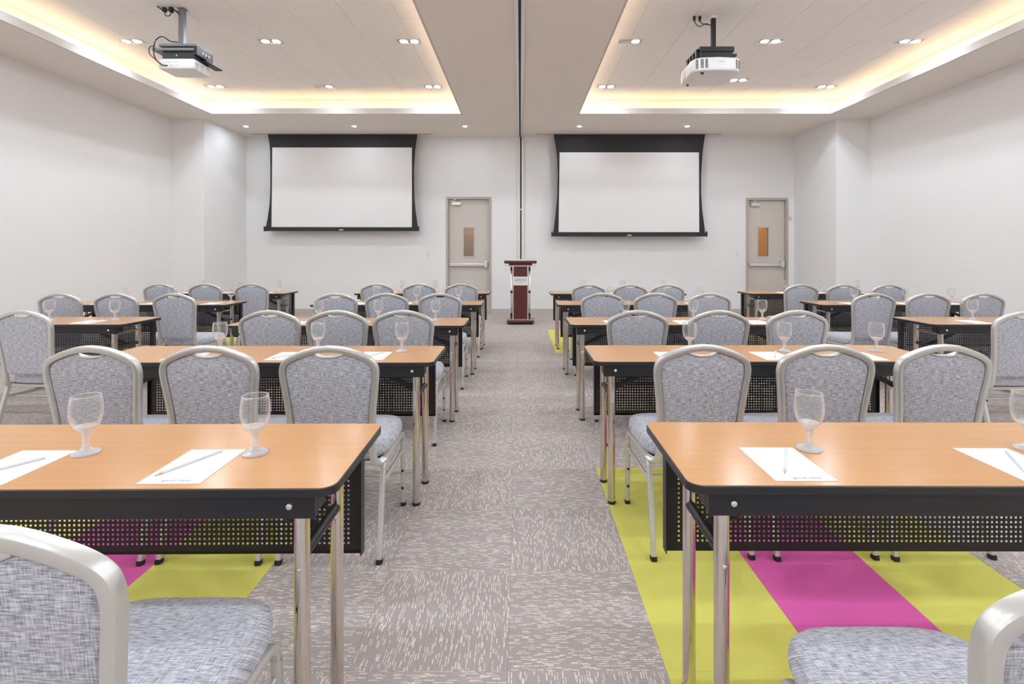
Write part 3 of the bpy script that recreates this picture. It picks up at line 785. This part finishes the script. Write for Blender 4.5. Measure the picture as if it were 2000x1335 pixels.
# (row, side): (near edge distance, inner end x, rotation)
TAB = {(1, 'L'): (1.213, -.447, .010), (1, 'R'): (1.232, .410, -.004), (2, 'L'): (2.61, -.443, 0), (2, 'R'): (2.63, .380, .003),
       (3, 'L'): (3.91, -.430, 0), (3, 'R'): (3.95, .388, 0), (4, 'L'): (5.43, -.413, 0), (4, 'R'): (5.43, .400, 0),
       (5, 'L'): (6.90, -.420, 0), (5, 'R'): (6.86, .410, 0), (3, 'LL'): (3.97, -3.09, 0), (3, 'RR'): (3.97, 3.205, 0),
       (4, 'LL'): (5.43, -3.13, 0), (4, 'RR'): (5.43, 3.20, 0), (5, 'LL'): (6.90, -3.18, 0), (5, 'RR'): (6.88, 3.10, 0)}
first = True
for (r, s), (yn, xe, rot) in TAB.items():
    o = T0 if first else copy_tree(T0); first = False
    sg_ = -1 if s[0] == 'L' else 1
    o.location = (xe+sg_*TL/2, yn+TD/2, 0); o.rotation_euler = (0, 0, rot)
    tag(o, 'wood-topped folding training table on chrome legs, %s, %s' % (ROWN[r], SIDE[s]), 'table', 'training tables set out in rows')

# ------------------------------------------------------------------ banquet chair
def back_y(z): return -.188-.062*max(0, (z-.42))/.50
half = spline([(.170, .45), (.171, .52), (.1765, .62), (.186, .71), (.195, .785), (.1945, .820), (.184, .846), (.154, .867), (.105, .8870), (.055, .901), (0, .9065)], 5)
half = [(p[0], p[1]) for p in half]
def make_chair():
    e = empty('banquet_chair')
    full = [(x, z) for x, z in half]+[(-x, z) for x, z in reversed(half[:-1])]
    end = lambda s: [(s*.203, -.128, .392), (s*.192, -.158, .392), (s*.180, -.180, .403), (s*.172, -.189, .425)]
    path = end(1)+[(x, back_y(z), z) for x, z in full]+end(-1)[::-1]
    bf = to_obj('back_frame', sweep(bmesh.new(), path, rect_prof(.030, .026, .006, 2), (0, 1, .12)), 'silver', e, .7)
    # padded back panel with the hand hole above it
    off = .0135; out = []
    n = len(half)
    for i, (x, z) in enumerate(half):
        x0, z0 = half[max(i-1, 0)]; x1, z1 = half[min(i+1, n-1)]
        tx, tz = x1-x0, z1-z0; L = math.hypot(tx, tz); out.append((x-tz/L*off, z+tx/L*off))
    out = [(max(x, 0), z) for x, z in out if z > .478]
    dip = []
    for x, z in out:
        if z > .85 and x < .068:
            u = x/.068; z -= .026*(1-u*u)**.8
        dip.append((x, z))
    out = [(dip[0][0], .472)]+dip
    out = [(0, .472), (out[0][0]*.5, .472), (out[0][0]-.008, .472)]+out[1:]
    ring = out+[(-x, z) for x, z in reversed(out[1:-1])]
    cz = .68
    def rg(s, yo): return [(x*s, back_y(cz+(z-cz)*s)+yo, cz+(z-cz)*s) for x, z in ring]
    rings = [[(0, back_y(cz)-.010, cz)], rg(.5, -.010), rg(.93, -.0095), rg(.975, -.007), rg(1, -.001), rg(1, .010), rg(.97, .022), rg(.88, .031), rg(.5, .036), [(0, back_y(cz)+.037, cz)]]
    to_obj('backrest', loft(rings), 'fab', e, .8)
    # hand-hole lip
    lip = [(x, back_y(z)+.004, z+.003) for x, z in dip if x < .07 and z > .84]
    lip = lip+[(-x, y, z) for x, y, z in lip[-2::-1]]
    to_obj('hand_grip_lip', sweep(bmesh.new(), lip, rect_prof(.026, .006, .002, 1), (0, 1, .12)), 'silver', e, .7)
    # seat
    plan = []
    for k in range(40):
        a = 2*PI*k/40; c, s_ = math.cos(a), math.sin(a)
        p_ = 2/4.2
        x = .216*math.copysign(abs(c)**p_, c); y = .235*math.copysign(abs(s_)**p_, s_)
        x *= 1-.05*(-y/.235 if y < 0 else 0); plan.append((x, y+.065))
    def sr(s, z): return [(x*s, .065+(y-.065)*s, z-.012*max(0, (y-.16)/.14)**2*(1 if z > .41 else 0)) for x, y in plan]
    to_obj('seat', loft([[(0, .065, .398)], sr(.90, .398), sr(.975, .404), sr(1, .420), sr(1, .440), sr(.985, .456), sr(.94, .470), sr(.84, .480), sr(.6, .487), sr(.3, .490), [(0, .065, .491)]]), 'fab', e, True)
    to_obj('seat_pan', B(-.185, .185, -.13, .26, .386, .399, .004, 1), 'black', e)
    for s in (-1, 1):
        pr = rect_prof(.022, .026, .005, 2)
        lg = to_obj('leg', sweep(bmesh.new(), [(s*.212, -.240, .014), (s*.208, -.19, .22), (s*.205, -.152, .352)], pr, (1, 0, 0)), 'silver', e, .7)
        to_obj('glide', sweep(bmesh.new(), [(s*.212, -.242, 0), (s*.212, -.239, .018)], rect_prof(.025, .029, .004, 1), (1, 0, 0)), 'rubber', lg)
        lg = to_obj('leg', sweep(bmesh.new(), [(s*.205, .258, .014), (s*.204, .252, .20), (s*.204, .246, .340)], pr, (1, 0, 0)), 'silver', e, .7)
        to_obj('glide', sweep(bmesh.new(), [(s*.205, .258, 0), (s*.205, .258, .018)], rect_prof(.025, .029, .004, 1), (1, 0, 0)), 'rubber', lg)
        for z in (.095, .185):
            bp = to_obj('stacking_bumper', lathe([(0, .005), (.005, .005), (.007, .002), (.007, -.001), (0, -.001)], 10), 'rubber', lg, .6)
            bp.matrix_local = Matrix.Translation((s*.204, .241, z)) @ Matrix.Rotation(PI/2, 4, 'X')
        rail = spline([(s*.205, -.152, .350), (s*.205, -.138, .378), (s*.205, -.105, .389), (s*.204, .05, .389), (s*.204, .19, .386), (s*.204, .228, .372), (s*.204, .246, .338)], 4)
        to_obj('seat_rail', sweep(bmesh.new(), rail, rect_prof(.022, .024, .005, 2), (1, 0, 0)), 'silver', e, .7)
        to_obj('side_stretcher', sweep(bmesh.new(), [(s*.207, -.168, .305), (s*.204, .247, .292)], rect_prof(.014, .020, .004, 1), (1, 0, 0)), 'silver', e)
    to_obj('cross_rail', B(-.20, .20, -.148, -.124, .372, .394, .004, 1), 'silver', e)
    to_obj('cross_rail', B(-.20, .20, .20, .222, .362, .384, .004, 1), 'silver', e)
    to_obj('underframe_rod', tube([(-.20, -.10, .30), (.20, -.10, .30)], .006, 8), 'silver', e, .6)
    return e
CH0 = make_chair()
def fpos(px, d): return (px-1016)/1000*d
CHAIRS = []
A3 = ('aisle', 'middle', 'outer'); W3 = ('inner', 'middle', 'wall-end')
CHAIRS += [(1, 'L', 'aisle', -.79, .735, 0.0), (1, 'R', 'aisle', .787, .635, 0.0)]
def add(r, s, d, pxs, names, rots=(0, 0, 0)):
    for px, nm, ro in zip(pxs, names, rots): CHAIRS.append((r, s, nm, fpos(px, d), d, ro))
add(2, 'L', 2.15, (641, 405, 175), A3, (.01, -.02, -.03)); add(2, 'R', 2.18, (1374, 1616, 1847), A3, (.03, .02, .03))
add(3, 'L', 3.46, (787, 657, 525), A3); add(3, 'R', 3.46, (1246, 1405, 1559), A3, (0, .02, .02))
add(4, 'L', 4.88, (859, 755, 655), A3); add(4, 'R', 4.92, (1177, 1281, 1387), A3)
add(5, 'L', 6.36, (901, 819, 736), A3); add(5, 'R', 6.22, (1150, 1231, 1304), A3)
add(3, 'LL', 3.46, (41,), W3, (-.05,)); add(3, 'RR', 3.39, (2003,), W3, (.02,))
add(4, 'LL', 4.88, (339, 225, 115), W3, (-.03, 0, 0)); add(4, 'RR', 4.90, (1708, 1815, 1922), W3)
add(5, 'LL', 6.36, (491, 400, 311), W3); add(5, 'RR', 6.22, (1566, 1649, 1737), W3)
first = True
for r, s, nm, x, d, ro in CHAIRS:
    o = CH0 if first else copy_tree(CH0); first = False
    # pivot so that the top of the back stays where it was measured
    off = Matrix.Rotation(ro, 3, 'Z') @ Vector((0, -.25, 0))
    o.location = (x-off.x, d-off.y, 0); o.rotation_euler = (0, 0, ro)
    tag(o, 'grey silver-framed banquet chair, %s seat, %s, %s' % (nm, ROWN[r], SIDE[s]), 'chair', 'grey banquet chairs at the tables')

# ------------------------------------------------------------------ goblets, note sheets, pencils
def make_goblet():
    e = empty('water_goblet')
    op = [(.0120, .062), (.0200, .067), (.0285, .076), (.0350, .090), (.0388, .106), (.0398, .120), (.0388, .138), (.0365, .152), (.0345, .162)]
    ip = [(r-.0022, z+.0008) for r, z in op[1:-1]]
    bm = lathe(op+[(.0335, .1628)]+[(r, z) for r, z in reversed(ip)]+[(0, .0665)], 28)
    to_obj('bowl', bm, 'bowl', e, True)
    to_obj('bowl_base', lathe([(0, .0625), (.0115, .0626), (.0196, .0676), (.0280, .0766), (.0262, .0790), (.0180, .0760), (.0090, .0740), (0, .0735)], 24), 'glass', e, True)
    rim = [(.0340+.0009*math.cos(2*PI*k/8), .1625+.0009*math.sin(2*PI*k/8)) for k in range(9)]
    to_obj('rim', lathe(rim, 28), 'glass', e, True)
    to_obj('stem', lathe([(0, .0655), (.0118, .0635), (.0120, .060), (.0088, .054), (.0105, .050), (.0082, .045), (.0078, .032), (.0090, .022), (.0095, .018), (0, .018)], 20), 'glass', e, True)
    to_obj('foot', lathe([(0, .018), (.0095, .0178), (.0150, .0125), (.0240, .0075), (.0325, .0048), (.0340, .0030), (.0335, .0006), (0, .0004)], 28), 'foot_glass', e, True)
    return e
def make_sheet():
    e = to_obj('note_sheet', B(-.077, .077, -.1075, .1075, .0003, .0011), 'paper')
    text_obj('printed_line', 'good ideas.', .0165, 'ink', e, Matrix.Translation((.012, -.090, .0011)), 'CENTER', .0001)
    text_obj('printed_logo', 'park inn', .010, 'pale_ink', e, Matrix.Translation((0, .094, .0011)), 'CENTER', .0001)
    return e
def make_pencil():
    e = empty('pencil'); hx = [(math.cos(PI/3*k)*.0037, math.sin(PI/3*k)*.0037) for k in range(6)]
    to_obj('shaft', sweep(bmesh.new(), [(0, -.070, .0034), (0, .090, .0034)], hx, (1, 0, 0)), 'pencil', e)
    b_ = bmesh.new(); a = [b_.verts.new((x, -.070, z+.0034)) for x, z in hx]; c = [b_.verts.new((x*.3, -.085, z*.3+.0028)) for x, z in hx]
    for i in range(6): b_.faces.new((a[i], a[(i+1) % 6], c[(i+1) % 6], c[i]))
    b_.faces.new(c); bmesh.ops.recalc_face_normals(b_, faces=b_.faces[:])
    to_obj('sharpened_tip', b_, 'bare_wood', e)
    b_ = bmesh.new(); a = [b_.verts.new((x*.31, -.0848, z*.31+.0028)) for x, z in hx]; v = b_.verts.new((0, -.091, .0024))
    for i in range(6): b_.faces.new((a[i], a[(i+1) % 6], v))
    bmesh.ops.recalc_face_normals(b_, faces=b_.faces[:])
    to_obj('lead', b_, 'lead', e); return e
G0, S0, K0 = make_goblet(), make_sheet(), make_pencil()
SETS = []   # row, side, seat, goblet x, goblet y
def sets(r, s, y, xs, names):
    for x, nm in zip(xs, names): SETS.append((r, s, nm, x, y))
sets(1, 'L', 1.434, (-.742, -1.216), A3); sets(1, 'R', 1.464, (.826, 1.452), A3)
sets(2, 'L', 2.90, (-.67, -1.145, -1.70), A3); sets(2, 'R', 2.90, (.96, 1.496, 2.018), A3)
sets(3, 'L', 4.20, (-.693, -1.163, -1.655), A3); sets(3, 'R', 4.25, (.87, 1.437, 2.01), A3)
sets(4, 'L', 5.72, (-.686, -1.155, -1.607), A3); sets(4, 'R', 5.70, (1.0, 1.573, 2.0), A3)
sets(5, 'L', 7.2, (-.713, -1.188, -1.67), A3); sets(5, 'R', 7.15, (.885, 1.43, 2.0), A3)
sets(3, 'LL', 4.22, (-3.34, -3.88), W3); sets(3, 'RR', 4.25, (3.755,), W3)
sets(4, 'LL', 5.72, (-3.23, -3.89, -4.42), W3); sets(4, 'RR', 5.70, (3.72, 4.30, 4.80), W3)
sets(5, 'LL', 7.2, (-3.385, -3.94, -4.48), W3); sets(5, 'RR', 7.18, (3.73, 4.21, 4.74), W3)
# measured front-row and second-row sheets and pencils: sheet x, sheet y, sheet rot, pencil x, y, rot
SPEC = {(1, 'L', 'aisle'): (-.858, 1.352, .010, -.878, 1.362, -.44), (1, 'L', 'middle'): (-1.333, 1.345, .012, -1.345, 1.32, -.60),
        (1, 'R', 'aisle'): (.706, 1.367, -.004, .7130, 1.375, -.50), (1, 'R', 'middle'): (1.318, 1.362, -.004, 1.320, 1.36, -.53),
        (2, 'L', 'aisle'): (-.795, 2.775, 0, -.80, 2.78, -.5), (2, 'L', 'middle'): (-1.26, 2.77, 0, -1.26, 2.76, -.6),
        (2, 'R', 'aisle'): (.825, 2.775, 0, .83, 2.78, -.3), (2, 'R', 'middle'): (1.362, 2.775, 0, 1.395, 2.80, -.48),
        (2, 'R', 'outer'): (1.845, 2.765, 0, 1.85, 2.77, -.4), (2, 'L', 'outer'): (-1.80, 2.765, 0, -1.80, 2.77, -.4)}
first = True
for r, s, nm, x, y in SETS:
    if not first: g, sh, k = copy_tree(G0), copy_tree(S0), copy_tree(K0)
    else: g, sh, k = G0, S0, K0
    first = False
    yn = TAB[(r, s)][0]
    sx, sy, sr_, kx, ky, kr = SPEC.get((r, s, nm), (x-.118+random.uniform(-.01, .01), yn+.145, random.uniform(-.03, .03), x-.115, yn+.15, -.45+random.uniform(-.2, .2)))
    g.location = (x, y, TZ); g.rotation_euler = (0, 0, random.uniform(0, 3))
    sh.location = (sx, sy, TZ); sh.rotation_euler = (0, 0, sr_)
    k.location = (kx, ky, TZ+.0011); k.rotation_euler = (0, 0, kr)
    at = '%s place, %s, %s' % (nm, ROWN[r], SIDE[s])
    tag(g, 'clear stemmed water goblet, '+at, 'glass', 'water goblets on the tables')
    tag(sh, 'white note sheet, '+at, 'paper', 'note sheets on the tables')
    tag(k, 'pale grey pencil, '+at, 'pencil', 'pencils on the note sheets')
